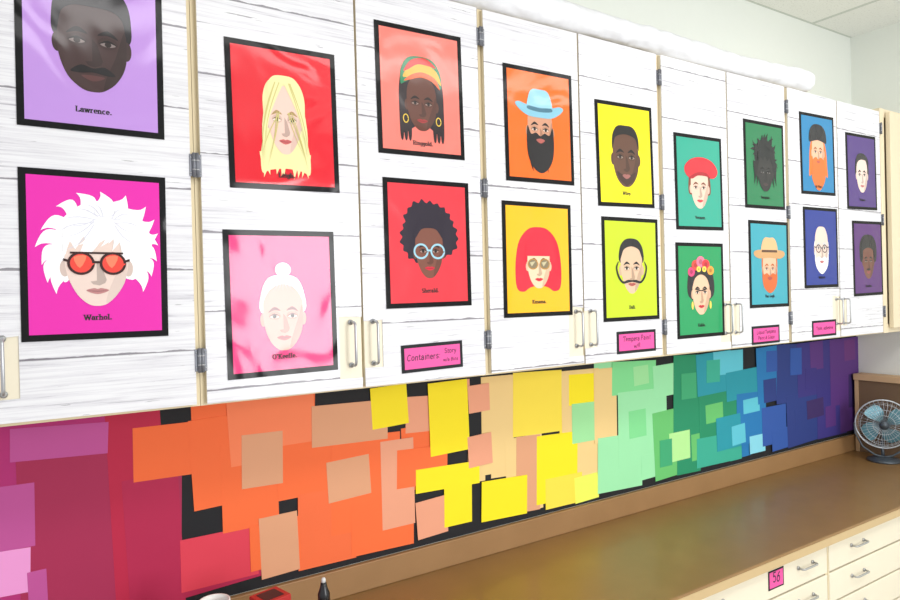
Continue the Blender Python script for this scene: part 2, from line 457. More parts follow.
def face(L,top,chin,hw,skin,lip=(150,60,60),brow=(50,35,30),cx=50,eyes=(40,30,30),ears=True,mouth=True,jaw=1.0,shade=.86):
    h=chin-top
    white=mixc(skin,(244,240,234),.55 if sum(skin)>400 else .38)
    if ears:
        for s in (-1,1): L.append((ell(cx+s*hw*1.0,top+.54*h,hw*.15,h*.10),dk(skin,.9)))
    half=[(cx,top),(cx+.55*hw,top+.03*h),(cx+.92*hw,top+.20*h),(cx+hw,top+.45*h),(cx+.93*hw*(.5+.5*jaw),top+.66*h),(cx+.68*hw*jaw,top+.86*h),(cx+.32*hw*jaw,top+.975*h),(cx,chin)]
    L.append((smo(mir(half,cx),4),skin))
    L.append((smo([(cx+.97*hw,top+.34*h),(cx+.95*hw*(.5+.5*jaw),top+.66*h),(cx+.68*hw*jaw,top+.86*h),(cx+.30*hw*jaw,top+.97*h),(cx+.36*hw*jaw,top+.84*h),(cx+.60*hw*jaw,top+.64*h),(cx+.78*hw,top+.5*h)],4),dk(skin,shade)))
    ey=top+.50*h
    for s in (-1,1): L.append((ell(cx+s*.44*hw,ey-.01*h,.30*hw,.062*h),dk(skin,.90)))
    L.append(([(cx-.02*hw,ey-.04*h),(cx+.14*hw,ey+.02*h),(cx+.29*hw,ey+.18*h),(cx+.24*hw,ey+.22*h),(cx+.06*hw,ey+.25*h),(cx-.14*hw,ey+.235*h),(cx-.22*hw,ey+.20*h),(cx-.02*hw,ey+.19*h)],dk(skin,.80)))
    for s in (-1,1):
        bx=cx+s*.45*hw
        L.append((smo([(bx-.31*hw,ey-.08*h+(.02*h if s<0 else 0)),(bx,ey-.14*h),(bx+.31*hw,ey-.08*h+(.02*h if s>0 else 0)),(bx,ey-.09*h)],4),brow))
        L.append((smo([(bx-.23*hw,ey+.004*h),(bx,ey-.028*h),(bx+.23*hw,ey+.004*h),(bx,ey+.027*h)],4),white));L.append((ell(bx,ey,.10*hw,.027*h,0,14),eyes))
        L.append((smo([(bx-.28*hw,ey+.004*h),(bx,ey-.045*h),(bx+.28*hw,ey+.004*h),(bx,ey-.022*h)],3),dk(brow,.8)))
    if mouth:
        my=top+.81*h
        L.append((smo([(cx-.36*hw,my),(cx-.12*hw,my-.028*h),(cx,my-.018*h),(cx+.12*hw,my-.028*h),(cx+.36*hw,my),(cx,my+.046*h)],4),lip))
        L.append((smo([(cx-.35*hw,my),(cx,my+.006*h),(cx+.35*hw,my),(cx,my+.014*h)],3),dk(lip,.62)))
def glasses(L,cy,hw,col,lens=None,w=2.2,rx=9,ry=8,cx=50,sep=11.5):
    for s in (-1,1):
        if lens: L.append((ell(cx+s*sep,cy,rx,ry),lens))
        L.append((ring(cx+s*sep,cy,rx,ry,w),col))
    L.append(([(cx-sep+rx-1,cy-2),(cx+sep-rx+1,cy-2),(cx+sep-rx+1,cy),(cx-sep+rx-1,cy)],col))
    for s in (-1,1): L.append(([(cx+s*(sep+rx-.5),cy-3),(cx+s*(hw+2),cy-4),(cx+s*(hw+2),cy-2),(cx+s*(sep+rx-.5),cy-1)],col))
BLK=(34,30,38)
def art(k):
    L=[];R=random.Random(100+k)
    if k==0:
        sk=(66,46,46)
        L.append((smo(mir([(50,10),(66,13),(77,24),(80,41),(79,56),(69,60),(50,56)]),4),(26,22,29)))
        face(L,18,102,26,sk,(90,54,56),(26,20,24),mouth=False,jaw=1.08,shade=.80)
        L.append((smo(mir([(50,8),(66,11),(77,23),(79,42),(76,52),(73,38),(65,31),(50,30)]),4),(26,22,29)))
        L.append((smo([(33,86),(41,80),(50,82),(59,80),(67,86),(60,87),(50,85.5),(40,87)],4),(24,20,24)))
        L.append((smo([(41,89),(50,88),(59,89),(50,93)],4),(92,58,58)))
    elif k==1:
        W=(250,250,252);sk=(230,208,198)
        L.append((smo([(26,88),(21,76),(18,62),(19,48),(26,34),(37,24),(50,19),(64,20),(78,26),(88,37),(93,52),(91,66),(85,78),(77,86),(60,80),(36,80)],4),W))
        for x0,y0,x1,y1,b,w_ in [(30,42,10,47,6,7),(26,52,6,61,6,7),(26,62,11,75,6,7),(25,70,15,89,5,7),(27,76,21,98,4,6),(34,32,20,27,6,7),(44,28,34,14,5,7),(54,26,52,11,4,7),(62,26,72,12,4,7),(70,30,88,20,6,8),(76,38,95,31,6,8),(80,46,98,43,6,8),(82,54,98,57,-5,7),(82,62,96,71,-5,7),(81,70,91,84,-5,7),(79,76,84,97,-4,6)]:
            L.append((lock(x0,y0,x1,y1,b,w_),W))
        face(L,39,108,24,sk,(186,128,128),(150,120,110),jaw=.92,shade=.95)
        L.append((smo([(26,66),(25,48),(33,36),(50,29),(68,33),(77,48),(76,66),(71,54),(64,50),(58,54),(52,46),(46,54),(40,50),(34,60),(30,54)],3),W))
        for i in range(11):
            x=30+42*i/10
            L.append((lock(60+(x-50)*.35,32,x-R.uniform(0,5),R.uniform(54,62) if 1<i<9 else 76,R.choice([-5,-4,-3]),R.uniform(4.5,6)),W))
        for i in range(16):
            a=math.radians(-190+200*i/15);L.append((lock(56+8*math.cos(a),38+6*math.sin(a),52+35*math.cos(a-.12),53+30*math.sin(a-.12),R.choice([-6,5,6]),.42),(216,216,228)))
        glasses(L,72,23,(52,24,22),(232,70,58),2.0,10.2,9.8,50,12)
        L.append(([(30,62.4),(70,62.4),(70,64.0),(30,64.0)],(52,24,22)))
        for s in (-1,1): L.append((smo([(50+s*12-5.5,67),(50+s*12+4,65.8),(50+s*12-1,76)],3),(246,128,96)))
    elif k==2:
        H=(232,226,166);sk=(234,198,184);D=(204,192,120)
        L.append((smo([(50,25),(60,26),(67,33),(71,46),(71,64),(72,84),(75,104),(74,120),(66,117),(50,115),(34,117),(26,120),(25,104),(28,84),(29,64),(29,46),(33,33),(41,26)],4),H))
        for i in range(9):
            x=28+44*i/8
            L.append((lock(x,100,x+R.uniform(-2,2),R.uniform(121,127),R.choice([-2,2]),R.uniform(3.6,4.6)),H))
        face(L,34,101,17.5,sk,(196,96,96),(170,140,90),jaw=.9,shade=.93)
        for s in (-1,1):
            L.append((lock(50+s*3,27,50+s*20,106,-s*7,4.2),H));L.append((lock(50+s*2,29,50+s*17,86,-s*5,3.0),H))
        L.append((smo([(50,24),(61,26),(67,36),(65,43),(56,36),(50,32),(44,36),(35,43),(33,36),(39,26)],4),H))
        for i in range(12):
            s=-1 if i%2 else 1;x=50+s*R.uniform(18,23)
            L.append((lock(50+s*R.uniform(3,13),31 if i<6 else 60,x,R.uniform(100,120),-s*R.uniform(3,6) if i<6 else R.choice([-2,2]),.45),D))
    elif k==3:
        H=(240,216,218);sk=(222,158,144)
        L.append((ell(51,33,8,7),H));L.append((smo(mir([(50,38),(64,41),(71,54),(72,74),(50,80)]),4),H))
        face(L,45,112,20,sk,(172,80,84),(130,84,86),jaw=1.0)
        L.append((smo(mir([(50,38),(64,41),(71,54),(72,72),(68,60),(61,51),(50,47)]),4),H))
        for i in range(7):
            x=34+32*i/6;L.append((lock(51,39,x,54,(x-50)*.1,.6),(206,170,178)))
    elif k==4:
        sk=(98,58,47)
        L.append((smo(mir([(50,30),(70,36),(78,60),(78,96),(74,112),(50,100)]),4),BLK))
        for x in (24,29,34,66,71,76):
            L.append((smo([(x-2,60),(x+2,60),(x+2.6,100),(x+1.5,118),(x-1.5,118),(x-2.6,100)],3),(44,32,36)))
        face(L,48,108,19,sk,(160,54,54),(30,20,20))
        L.append((smo(mir([(50,26),(66,29),(75,42),(76,58),(70,56),(50,46)]),4),(46,130,90)))
        L.append((smo([(27,50),(36,38),(54,33),(70,40),(76,55),(66,47),(50,43),(34,50)],4),(226,170,50)))
        L.append((smo([(28,44),(38,31),(56,27),(70,36),(60,35),(46,35),(34,42)],4),(206,50,46)))
        L.append((smo([(28,55),(38,47),(52,43),(68,48),(74,60),(64,52),(50,49),(36,53)],4),(226,98,50)))
        for s in (-1,1): L.append((ring(50+s*21,96,3.6,5,1.1),(236,200,80)))
    elif k==5:
        H=(40,32,46);sk=(124,76,62)
        pts=[]
        for a in range(46):
            t=2*math.pi*a/46;r=1+(.05 if a%2 else -.03)*R.uniform(.3,1.6)+.05*math.sin(3*t+1)+.03*math.sin(5*t);pts.append((50+36*r*math.cos(t),54+35*r*math.sin(t)))
        L.append((smo(pts,3),H))
        face(L,44,104,18,sk,(206,40,60),(34,22,24),jaw=.92)
        L.append((smo(mir([(50,38),(62,40),(69,52),(68,60),(60,50),(50,48)]),4),H))
        glasses(L,74,18,(158,204,222),None,2.2,9.6,8.8,50,10.8)
    elif k==6:
        sk=(206,150,122)
        face(L,36,104,20,sk,(170,90,80),(40,28,26),mouth=False)
        L.append((smo(mir([(50,78),(57,74),(65,76),(70,66),(72,84),(70,104),(62,118),(50,124)]),4),(30,26,30)))
        for i in range(7): L.append((lock(36+i*4.6,100,38+i*4,122+R.uniform(-4,3),R.choice([-2,2]),3),(30,26,30)))
        L.append((smo([(43,83),(50,81),(57,83),(50,87)],4),(180,96,88)))
        L.append((smo(mir([(50,20),(62,21),(68,30),(70,48),(50,50)]),4),(150,204,222)))
        L.append((smo(mir([(50,42),(69,41),(83,38),(89,41),(82,48),(69,54),(50,55)]),4),(132,190,212)))
        L.append((smo(mir([(50,43),(62,42),(69.5,42),(69,46),(50,48)]),4),(74,120,140)))
    elif k==7:
        H=(222,28,56);sk=(242,206,172)
        L.append((smo(mir([(50,25),(66,28),(80,42),(86,64),(87,88),(84,102),(74,105),(64,100),(50,98)]),4),H))
        face(L,42,101,18,sk,(212,40,60),(120,50,40))
        L.append(([(30,72),(29,44),(50,33),(71,44),(70,72),(68,61),(32,61)],H))
        for s in (-1,1):
            L.append((ell(50+s*9.5,71,8.2,6.8),(176,130,60)));L.append((ell(50+s*9.5,71,6.6,5.3),(132,118,92)))
            L.append(([(50+s*9.5-5,69),(50+s*9.5+4,67.5),(50+s*9.5-2,74)],(196,186,150)))
    elif k==8:
        sk=(98,66,52)
        face(L,28,109,25,sk,(150,90,86),(26,20,20),jaw=1.06)
        L.append((smo(mir([(50,25),(66,27),(75,40),(76,58),(73,50),(68,41),(50,37)]),4),(30,26,28)))
        L.append((smo(mir([(50,94),(61,91),(68,88),(64,99),(52,107),(50,107)]),4),(66,44,38)))
        L.append((smo([(42,93.5),(50,92),(58,93.5),(50,98)],4),(160,100,94)))
    elif k==9:
        sk=(222,184,154)
        L.append((smo(mir([(50,24),(65,27),(73,38),(73,56),(50,60)]),4),(26,22,28)))
        face(L,30,99,21.5,sk,(180,90,80),(24,20,22),jaw=.88)
        L.append((smo(mir([(50,23),(64,26),(73,38),(73,54),(69,46),(64,38),(50,34)]),4),(26,22,28)))
        L.append((smo([(50,80.5),(42,80),(33,82),(26,75),(22,64),(25,55),(22,57),(19,64),(23,77),(32,85),(42,84),(50,83),(58,84),(68,85),(77,77),(81,64),(78,57),(75,55),(78,64),(74,75),(67,82),(58,80)],4),(24,20,24)))
    elif k==10:
        sk=(236,200,180)
        L.append((smo(mir([(50,40),(66,42),(74,56),(76,78),(70,84),(50,80)]),4),(120,60,40)))
        face(L,42,104,20.5,sk,(214,70,76),(120,70,50),jaw=.95)
        L.append((smo([(24,58),(16,50),(18,40),(34,30),(58,27),(80,32),(93,44),(90,54),(78,58),(66,52),(46,52),(32,58)],4),(222,40,54)))
        L.append((smo([(25,59),(32,55),(46,50),(66,50),(76,58),(66,55),(46,55),(34,60)],4),(170,26,40)))
    elif k==11:
        sk=(234,188,156);H=(28,24,30)
        L.append((smo(mir([(50,24),(69,28),(80,46),(79,74),(50,84)]),4),H))
        face(L,36,102,20,sk,(196,30,46),(22,18,20))
        L.append((smo([(36,64),(43,63.5),(50,65.5),(57,63.5),(64,64),(57,66),(50,67),(43,66)],3),(22,18,20)))
        L.append((smo(mir([(50,30),(65,32),(73,46),(72,64),(64,48),(50,42)]),4),H))
        for x,y,r,c in [(28,38,8,(226,60,120)),(38,28,9,(236,70,60)),(50,23,10,(240,120,150)),(62,27,9,(226,50,60)),(73,36,8,(240,160,60)),(45,34,5,(250,220,90)),(58,34,5,(250,220,90))]:
            L.append((ell(x,y,r,r*.86),c));L.append((ell(x,y,r*.45,r*.4),dk(c,.75)))
        for s in (-1,1): L.append((ell(50+s*21,88,2.5,6),(240,210,90)))
    elif k==12:
        H=(20,22,24)
        L.append((ell(50,50,29,27),H))
        for a in range(30):
            t=2*math.pi*a/30;l=R.uniform(34,46)
            L.append((lock(50+16*math.cos(t),50+16*math.sin(t),50+l*.9*math.cos(t),52+l*math.sin(t),R.choice([-4,4]),5),H))
        for x in (22,28,72,78): L.append((lock(x,60,x+(x-50)*.15,R.uniform(96,106),R.choice([-3,3]),4.5),H))
        face(L,46,108,20,(38,36,36),(64,48,48),(14,14,16))
        L.append(([(30,66),(31,44),(50,38),(69,44),(70,66),(63,52),(56,58),(50,50),(44,58),(37,52)],H))
    elif k==13:
        sk=(230,182,150);O=(206,98,40)
        L.append((smo(mir([(50,44),(68,46),(72,70),(66,84),(50,84)]),4),O))
        face(L,42,104,19,sk,(180,90,80),(180,90,40),mouth=False)
        L.append((smo(mir([(50,84),(58,80),(67,82),(69,70),(71,88),(66,104),(50,113)]),4),O))
        L.append((smo([(43,88),(50,86),(57,88),(50,92)],4),(170,70,60)))
        L.append((smo(mir([(50,22),(62,22),(70,30),(72,46),(50,50)]),4),(222,180,130)))
        L.append((smo(mir([(50,44),(72,42),(90,44),(93,50),(80,56),(50,55)]),4),(202,156,104)))
        L.append(([(29,42),(71,42),(72,46),(28,46)],(90,60,40)))
    elif k==14:
        sk=(230,180,148);O=(226,116,40)
        L.append((smo(mir([(50,40),(70,42),(77,60),(79,84),(80,104),(70,100),(50,90)]),4),O))
        face(L,30,92,19,sk,(180,90,70),(150,80,40),mouth=False)
        L.append((smo(mir([(50,74),(57,70),(66,74),(71,84),(72,106),(62,122),(50,129)]),4),dk(O,.95)))
        L.append((smo([(44,77.5),(50,76),(56,77.5),(50,81)],4),(184,84,66)))
        L.append((smo(mir([(50,12),(64,14),(74,22),(78,34),(77,44),(68,43),(50,40)]),4),(22,20,28)))
    elif k==15:
        sk=(232,204,190);G_=(236,236,238)
        L.append((smo(mir([(50,50),(70,52),(74,70),(70,80),(50,80)]),4),G_))
        face(L,28,104,21,sk,(190,110,110),(200,200,204),mouth=False)
        L.append((smo(mir([(50,84),(60,81),(68,84),(71,68),(72,86),(66,102),(50,112)]),4),G_))
        L.append((smo([(43,90),(50,88),(57,90),(50,93)],4),(180,100,100)))
        glasses(L,67,21,(60,50,60),None,1.8,8,7.5,50,10)
    elif k==16:
        sk=(236,208,196)
        L.append((smo(mir([(50,32),(66,35),(74,50),(73,72),(50,74)]),4),(28,24,32)))
        face(L,38,104,20,sk,(196,120,120),(28,24,32))
        L.append((smo([(50,30),(34,34),(27,48),(28,64),(34,48),(50,42),(72,46),(71,60),(75,46),(66,34)],4),(28,24,32)))
    elif k==17:
        sk=(112,66,52)
        L.append((smo(mir([(50,20),(68,23),(80,36),(82,54),(77,72),(50,74)]),4),(24,20,26)))
        face(L,38,104,20,sk,(150,70,70),(20,16,18),jaw=1.05)
        L.append((smo(mir([(50,24),(66,27),(76,42),(75,64),(68,50),(50,45)]),4),(24,20,26)))
        L.append((smo([(42,86),(50,84.5),(58,86),(50,88)],4),(24,20,24)))
    return L
posters=[
(.116,.465,-.4,(186,142,218),"Lawrence.","lilac poster of a dark-skinned man with a moustache"),
(.113,.087,-.4,(226,36,170),"Warhol.","magenta poster, tousled white hair and red glasses"),
(.473,.382,.8,(222,16,38),"Leigh.","red poster of a woman with long blonde hair"),
(.459,-.009,.5,(232,40,120),"O'Keeffe.","pink poster of a woman with a pale bun"),
(.811,.484,.7,(240,124,112),"Ringgold.","salmon poster of a woman in a striped headwrap"),
(.822,.123,.3,(232,56,68),"Sherald.","coral red poster of a woman with blue glasses"),
(1.179,.446,.5,(244,108,28),"Monet.","orange poster, blue hat and black beard"),
(1.163,.087,-.2,(252,184,18),"Kusama.","golden poster of a woman with a red bob"),
(1.507,.398,1.1,(252,234,8),"Wiley.","yellow poster of a man with short black hair"),
(1.521,.061,0,(192,212,24),"Dali.","lime poster of a man with upturned moustache"),
(1.846,.340,.8,(44,164,140),"Vermeer.","teal poster of a person in a red beret"),
(1.842,-.007,.1,(16,148,86),"Kahlo.","green poster, woman with flowers in her hair"),
(2.209,.426,.5,(28,120,74),"Basquiat.","green poster of a figure with wild black hair"),
(2.225,.078,-.1,(52,158,176),"Van Gogh.","turquoise poster, straw hat and orange beard"),
(2.556,.496,1.1,(24,124,176),"da Vinci.","blue poster, black hat and long orange beard"),
(2.567,.142,.4,(24,48,140),"Matisse.","navy poster, bald man with beard and glasses"),
(2.883,.455,1.1,(74,44,122),"Picasso.","violet poster of a dark-haired pale man"),
(2.921,.104,.8,(84,34,112),"Bearden.","purple poster of a man with black hair"),
]
U=(PW-2*BD)/100.0
for k,(x,z,rot,bg,cap,desc) in enumerate(posters):
    mb=MB();mb.box(-PW/2,PW/2,-.0010,0,-PH/2,PH/2,BLACKG)
    o=ob("portrait_poster",mb,(x,-.0006,EYE+z))
    o.rotation_euler=(0,-math.radians(rot),0)
    o["label"]=desc+", black backing";o["category"]="poster";o["group"]="portrait posters on the wall cabinets"
    pr=MB();hw=PW/2-BD;hh=PH/2-BD
    pr.box(-hw,hw,-.0014,-.00105,-hh,hh,glossy_print(bg))
    y=-.0016
    H100=hh*2/U
    for pts,c in art(k):
        q=[(-hw+min(99.5,max(.5,a))*U,hh-min(H100-.5,max(.5,b))*U) for a,b in pts]
        pr.poly(q,y,glossy_print(c));y-=.00003
    ob("printed_portrait",pr,(0,0,0),o)
    tm=lettering(cap,.0064,INK,True)
    ob("caption_lettering",tm,(0,-.0018 if k not in(2,14,) else y-.0002,hh-(118 if k not in(2,4,14) else 122)*U),o)

# ------------------------------------------------------------ pink labels
PINK=plain("pink_card",(232,82,158),.6)
def pink_label(x,z,w,h,y,lines,rot=0,b=.0085):
    mb=MB();mb.box(-w/2,w/2,-.001,0,-h/2,h/2,BLACKP)
    o=ob("handwritten_label",mb,(x,y,z));o.rotation_euler=(0,-math.radians(rot),0)
    o["label"]="pink card label with black border and handwriting";o["category"]="label"
    mb=MB();mb.box(-w/2+b,w/2-b,-.0016,-.00105,-h/2+b,h/2-b,PINK)
    ob("card_face",mb,(0,0,0),o)
    for i,(t,s,dx,dz) in enumerate(lines):
        ob("lettering",lettering(t,s,INK2,False,i+len(t)),(dx,-.0019,dz),o)
pink_label(.825,1.541,.172,.066,-.0005,[("Containers:",.0094,-.026,.001),("Story",.0076,.050,.010),("w/a Bins",.0058,.050,-.011)],1,.008)
pink_label(1.537,1.535,.168,.066,-.0005,[("Tempera Paint",.0094,0,.009),("w/R",.0080,.0,-.013)])
pink_label(2.196,1.520,.166,.064,-.0005,[("Liquid Tempera",.0084,0,.009),("Paint & Glaze",.0084,0,-.011)])
pink_label(2.578,1.524,.170,.062,-.0005,[("Tools, adhesive",.0090,0,0)])

# ------------------------------------------------------------ coloured papers behind
C={'mag':(184,42,120),'crimd':(170,38,84),'crim':(190,28,70),'crimb':(182,30,78),'mauve':(196,84,158),'pink':(244,160,222),
'red':(226,62,84),'or':(250,112,56),'orl':(252,134,88),'sal':(246,112,62),'tan':(224,164,126),'peach':(236,164,132),'yel':(254,232,20),
'cream':(240,208,142),'yell':(252,226,74),'lg':(160,228,162),'yg':(236,246,96),'mint':(130,222,150),'mintl':(158,232,176),'green':(104,196,112),
'dgreen':(30,144,102),'lyg':(184,240,156),'teal':(56,176,150),'tealb':(34,154,172),'lblue':(96,200,220),'blue':(30,122,186),'lcyan':(140,220,240),
'mblue':(46,88,170),'navy':(40,60,132),'indigo':(58,50,130),'purple':(90,50,128),'dpurple':(60,40,100),'plum':(108,54,124),'mgreen':(60,170,118)}
CW={'mag':'magenta','crimd':'dark crimson','crim':'crimson','crimb':'crimson','mauve':'mauve','pink':'pale pink','red':'rose red','or':'orange','orl':'light orange',
'sal':'salmon orange','tan':'tan','peach':'peach','yel':'bright yellow','cream':'cream','yell':'soft yellow','lg':'light green','yg':'yellow-green','mint':'mint green',
'mintl':'pale mint','green':'leaf green','dgreen':'dark green','lyg':'pale lime','teal':'teal','tealb':'teal blue','lblue':'light blue','blue':'blue','lcyan':'pale cyan',
'mblue':'medium blue','navy':'navy','indigo':'indigo','purple':'purple','dpurple':'deep purple','plum':'plum','mgreen':'medium green'}
T="""mag -14 291 30 208|crimd -5 273 36 197|crim 30 291 53 197|crimb 36 257 60 192|mauve -7 285 30 271|mauve -18 262 1 235|pink -20 235 -1 216|mauve -2 224 5 201|crimb 60 207 98 197|red 59 224 96 199|or 40 280 66 255|or 65 281 93 237|or 79 269 107 223|orl 83 289 128 256|or 107 262 139 234|sal 117 235 150 195
or 136 261 178 209|or 147 223 186 195|or 92 224 118 201|tan 89 270 110 243|tan 97 227 117 196|tan 126 280 171 258|tan 134 250 159 228|peach 166 256 187 206|or 176 249 210 227|peach 183 279 202 258|yel 161 287 184 264|peach 188 218 209 196|peach 207 286 228 273|yel 198 286 226 243|yel 188 236 233 222|yel 207 227 227 199
cream 236 286 261 225|peach 226 282 242 265|peach 225 251 243 232|cream 254 245 273 198|cream 302 284 337 233|yell 261 286 302 245|tan 262 245 282 196|yel 234 221 270 196|yel 279 243 315 198|yell 286 214 319 194|yel 309 281 333 260|lg 311 261 339 234|cream 332 283 354 231|yg 312 211 334 194|mint 350 286 396 262|mintl 334 234 379 192
mintl 355 264 407 210|mintl 393 281 423 257|mintl 378 216 399 198|green 392 246 419 195|dgreen 415 286 457 224|dgreen 418 229 446 194|lyg 409 228 433 206|green 435 224 469 203|dgreen 445 254 496 211|teal 441 219 485 196|green 453 245 475 230|tealb 443 286 487 253|lblue 464 286 503 267|tealb 480 269 528 245|blue 493 249 534 206|tealb 466 233 498 206
lblue 502 244 525 232|blue 522 286 555 238|lcyan 510 212 532 197|mblue 528 234 564 201|navy 551 286 589 234|mblue 542 213 579 195|navy 565 241 624 195|indigo 583 286 649 237|navy 531 258 550 238|indigo 614 245 666 195|purple 638 286 691 223|purple 654 232 690 196|dpurple 597 233 625 216|dpurple 670 250 691 218
purple 604 286 626 260|mblue 572 282 590 258|plum 664 284 684 264|mgreen 424 272 442 252|mint 366 250 384 230|teal 455 280 472 262|lblue 486 224 504 208|mblue 536 282 552 264|navy 578 226 594 206|indigo 596 262 614 242|purple 628 224 646 204|lg 372 282 388 268|mgreen 398 224 412 204"""
items=[]
base="""crimd 44 258 60 200|mag -60 288 -14 196|or 66 290 84 255|or 104 290 128 256|cream 243 262 256 222|cream 273 250 284 196|yell 300 262 312 236|cream 308 240 336 206|mintl 333 288 352 262|mintl 378 262 395 214|green 420 250 436 200|teal 484 240 500 195|blue 500 232 512 196|navy 560 262 600 225|cream 225 240 238 222|or 180 262 200 225"""
for grp in (base,T.replace("\n","|")):
    for s in grp.split("|"):
        a=s.split();items.append((a[0],[int(v)*.005 for v in a[1:]]))
mb=MB();mb.poly([(-.9,.9575),(3.449,.9575),(3.449,1.478),(-.9,1.478)],WY-.0013,BLACKP,.0012)
ob("backing_paper",mb,(0,0,0),label="long black backing paper on the wall under the cabinets",category="backing paper")
done=[]
PM={k:plain("construction_paper_"+k,v,.7,noise=.035,scale=8,bump=.02) for k,v in C.items()}
for c,(x0,z1,x1,z0) in items:
    if z0<.974: z0=.964+random.uniform(0,.012)
    if z1>1.44: z1=1.458
    m_=.006
    lay=1+max([l for (a,b,a2,b2,l) in done if a-m_<x1 and a2+m_>x0 and b-m_<z1 and b2+m_>z0] or [0])
    done.append((x0,z0,x1,z1,lay))
    w,h=x1-x0,z1-z0
    rot=random.uniform(-2.6,2.6)*min(1,.15/max(w,h)+.35)
    j=lambda: random.uniform(-.0008,.0008)
    mb=MB();mb.poly([(-w/2+j(),-h/2+j()),(w/2+j(),-h/2+j()),(w/2+j(),h/2+j()),(-w/2+j(),h/2+j())],0,PM[c],.0011)
    o=ob("colored_paper",mb,((x0+x1)/2,WY-.0017-.00026*lay,(z0+z1)/2));o.rotation_euler=(0,math.radians(rot),0)
    o["label"]=CW[c]+" construction paper sheet in the rainbow collage under the cabinets"
    o["category"]="paper";o["group"]="rainbow collage of construction paper"

# ------------------------------------------------------------ worktop
CZ=.881
mb=MB();mb.box(-.7,WX-.001,-.226,WY-.001,CZ-.034,CZ,CNT,.006)
ct=ob("worktop",mb,(0,0,0),label="long brown laminate worktop along the wall",category="worktop")
mb=MB();mb.box(-.7,WX-.002,WY-.017,WY-.0008,CZ+.0004,.957,UPM,.002)
ob("upstand_board",mb,(0,0,0),label="low brown laminate upstand board behind the worktop",category="backsplash")
EDGE=plain("tan_edge_band",(196,170,126),.5)
mb=MB();mb.box(-.7,WX-.002,-.2275,-.2262,CZ-.030,CZ-.005,EDGE)
ob("edge_band",mb,(0,0,0),ct,label="lighter tan edge strip")

# ------------------------------------------------------------ base cabinets
DPM=bow_handle(.082,.020,.0034,plain("silver_pull_metal",(176,176,174),.35,.5),False).mesh("handle")
def base_cabinet(x0,x1,pulls):
    root=bpy.data.objects.new("base_cabinet",None);COL.objects.link(root);root.location=(x0,-.2,0)
    root["label"]="cream base cabinet with rows of shallow drawers";root["category"]="cabinet"
    w=x1-x0;mb=MB()
    mb.box(.001,w-.001,.019,.505,.1,CZ-.035,DARKGAP);mb.box(.001,w-.001,.06,.505,0,.1,DARKGAP)
    for a,b in ((.001,.012),(w-.012,w-.001)): mb.box(a,b,.004,.019,.1,CZ-.035,BEIGE)
    ob("body",mb,(0,0,0),root)
    z=.843
    for r in range(7):
        mb=MB();mb.box(.006,w-.006,0,.018,z-.098,z,BEIGE2,.003)
        d=ob("drawer",mb,(0,0,0),root)
        for p in pulls: ob("handle",DPM,(p-x0,0,z-.040),d,label="silver bow pull")
        z-=.104
for a,b,p in [(-.7,.02,(-.5,-.15)),(.02,.74,(.2,.56)),(.74,1.46,(.92,1.28)),(1.46,2.2,(1.6,2.063)),(2.2,2.94,(2.385,2.78))]:
    base_cabinet(a,b,p)
base_cabinet(2.94,WX-.002,(3.2,))
pink_label(1.902,.801,.080,.058,-.2005,[("56",.0185,0,.002)],0,.005)

# ------------------------------------------------------------ desk fan
fx,fy=3.275,.115;fc=.193
root=bpy.data.objects.new("desk_fan",None);COL.objects.link(root);root.location=(fx,fy,CZ+.0005)
root["label"]="small round metal desk fan with teal-tinted blades and wire cage";root["category"]="fan"
root.rotation_euler=(0,0,math.radians(-58));root.scale=(.87,.87,.87)
FM=plain("fan_grey_metal",(74,82,90),.4,.3);FB=plain("fan_blade",(92,140,154),.35,.2);SIL=plain("fan_wire",(190,196,202),.3,.5)
mb=MB();mb.lathe([(.075,0),(.078,.004),(.074,.012),(.04,.02),(.02,.024)],FM);ob("base",mb,(0,0,0),root)
mb=MB();mb.tube([(0,.02,.018),(0,.045,.06),(0,.05,.12),(0,.045,.185)],.008,FM,12)
mb.tube([(-.130,.0,fc),(-.127,0,.14),(-.095,0,.07),(-.04,0,.03),(0,0,.02),(.04,0,.03),(.095,0,.07),(.127,0,.14),(.130,0,fc)],.005,FM,10)
ob("stand",mb,(0,0,0),root)
def ylathe(prof,m,seg=28):
    mb=MB();vs=[];fs=[];n=len(prof)
    for r,y in prof:
        for k in range(seg):
            a=2*math.pi*k/seg;vs.append((r*math.cos(a),y,fc+r*math.sin(a)))
    for i in range(n-1):
        for k in range(seg):
            l=(k+1)%seg;fs.append([i*seg+k,(i+1)*seg+k,(i+1)*seg+l,i*seg+l])
    fs.append(list(range(seg)));fs.append([(n-1)*seg+k for k in range(seg)][::-1])
    mb.add(vs,fs,m,True);return mb
ob("motor_housing",ylathe([(.01,.085),(.032,.08),(.038,.06),(.038,.02),(.03,.012)],FM),(0,0,0),root)
ob("hub",ylathe([(.02,.01),(.021,-.008),(.014,-.016),(.003,-.018)],FM),(0,0,0),root)
for k in range(4):
    a0=math.pi/2*k+.4;vs=[];fs=[]
    for i in range(7):
        r=.015+.090*i/6
        for j in range(7):
            t=(j/6-.5);sp=(.46+.5*math.sin(math.pi*min(1,i/6*.85+.1)))
            a=a0+t*sp*1.25+.25*i/6
            vs.append((r*math.cos(a),-.002-t*.026,fc+r*math.sin(a)))
    for i in range(6):
        for j in range(6):
            q=i*7+j;fs.append([q,q+1,q+8,q+7])
    mb=MB();mb.add(vs,fs,FB,True);ob("blade",mb,(0,0,0),root)
mb=MB()
def circ(r,y,n=48): return [(r*math.cos(2*math.pi*i/n),y,fc+r*math.sin(2*math.pi*i/n)) for i in range(n)]
mb.tube(circ(.126,0),.0040,SIL,8,True)
mb.tube(circ(.122,.022),.002,SIL,6,True)
for r,y in ((.105,-.024),(.078,-.032),(.05,-.036)): mb.tube(circ(r,y,36),.0011,SIL,5,True)
mb.tube(circ(.105,.035),.0011,SIL,5,True)
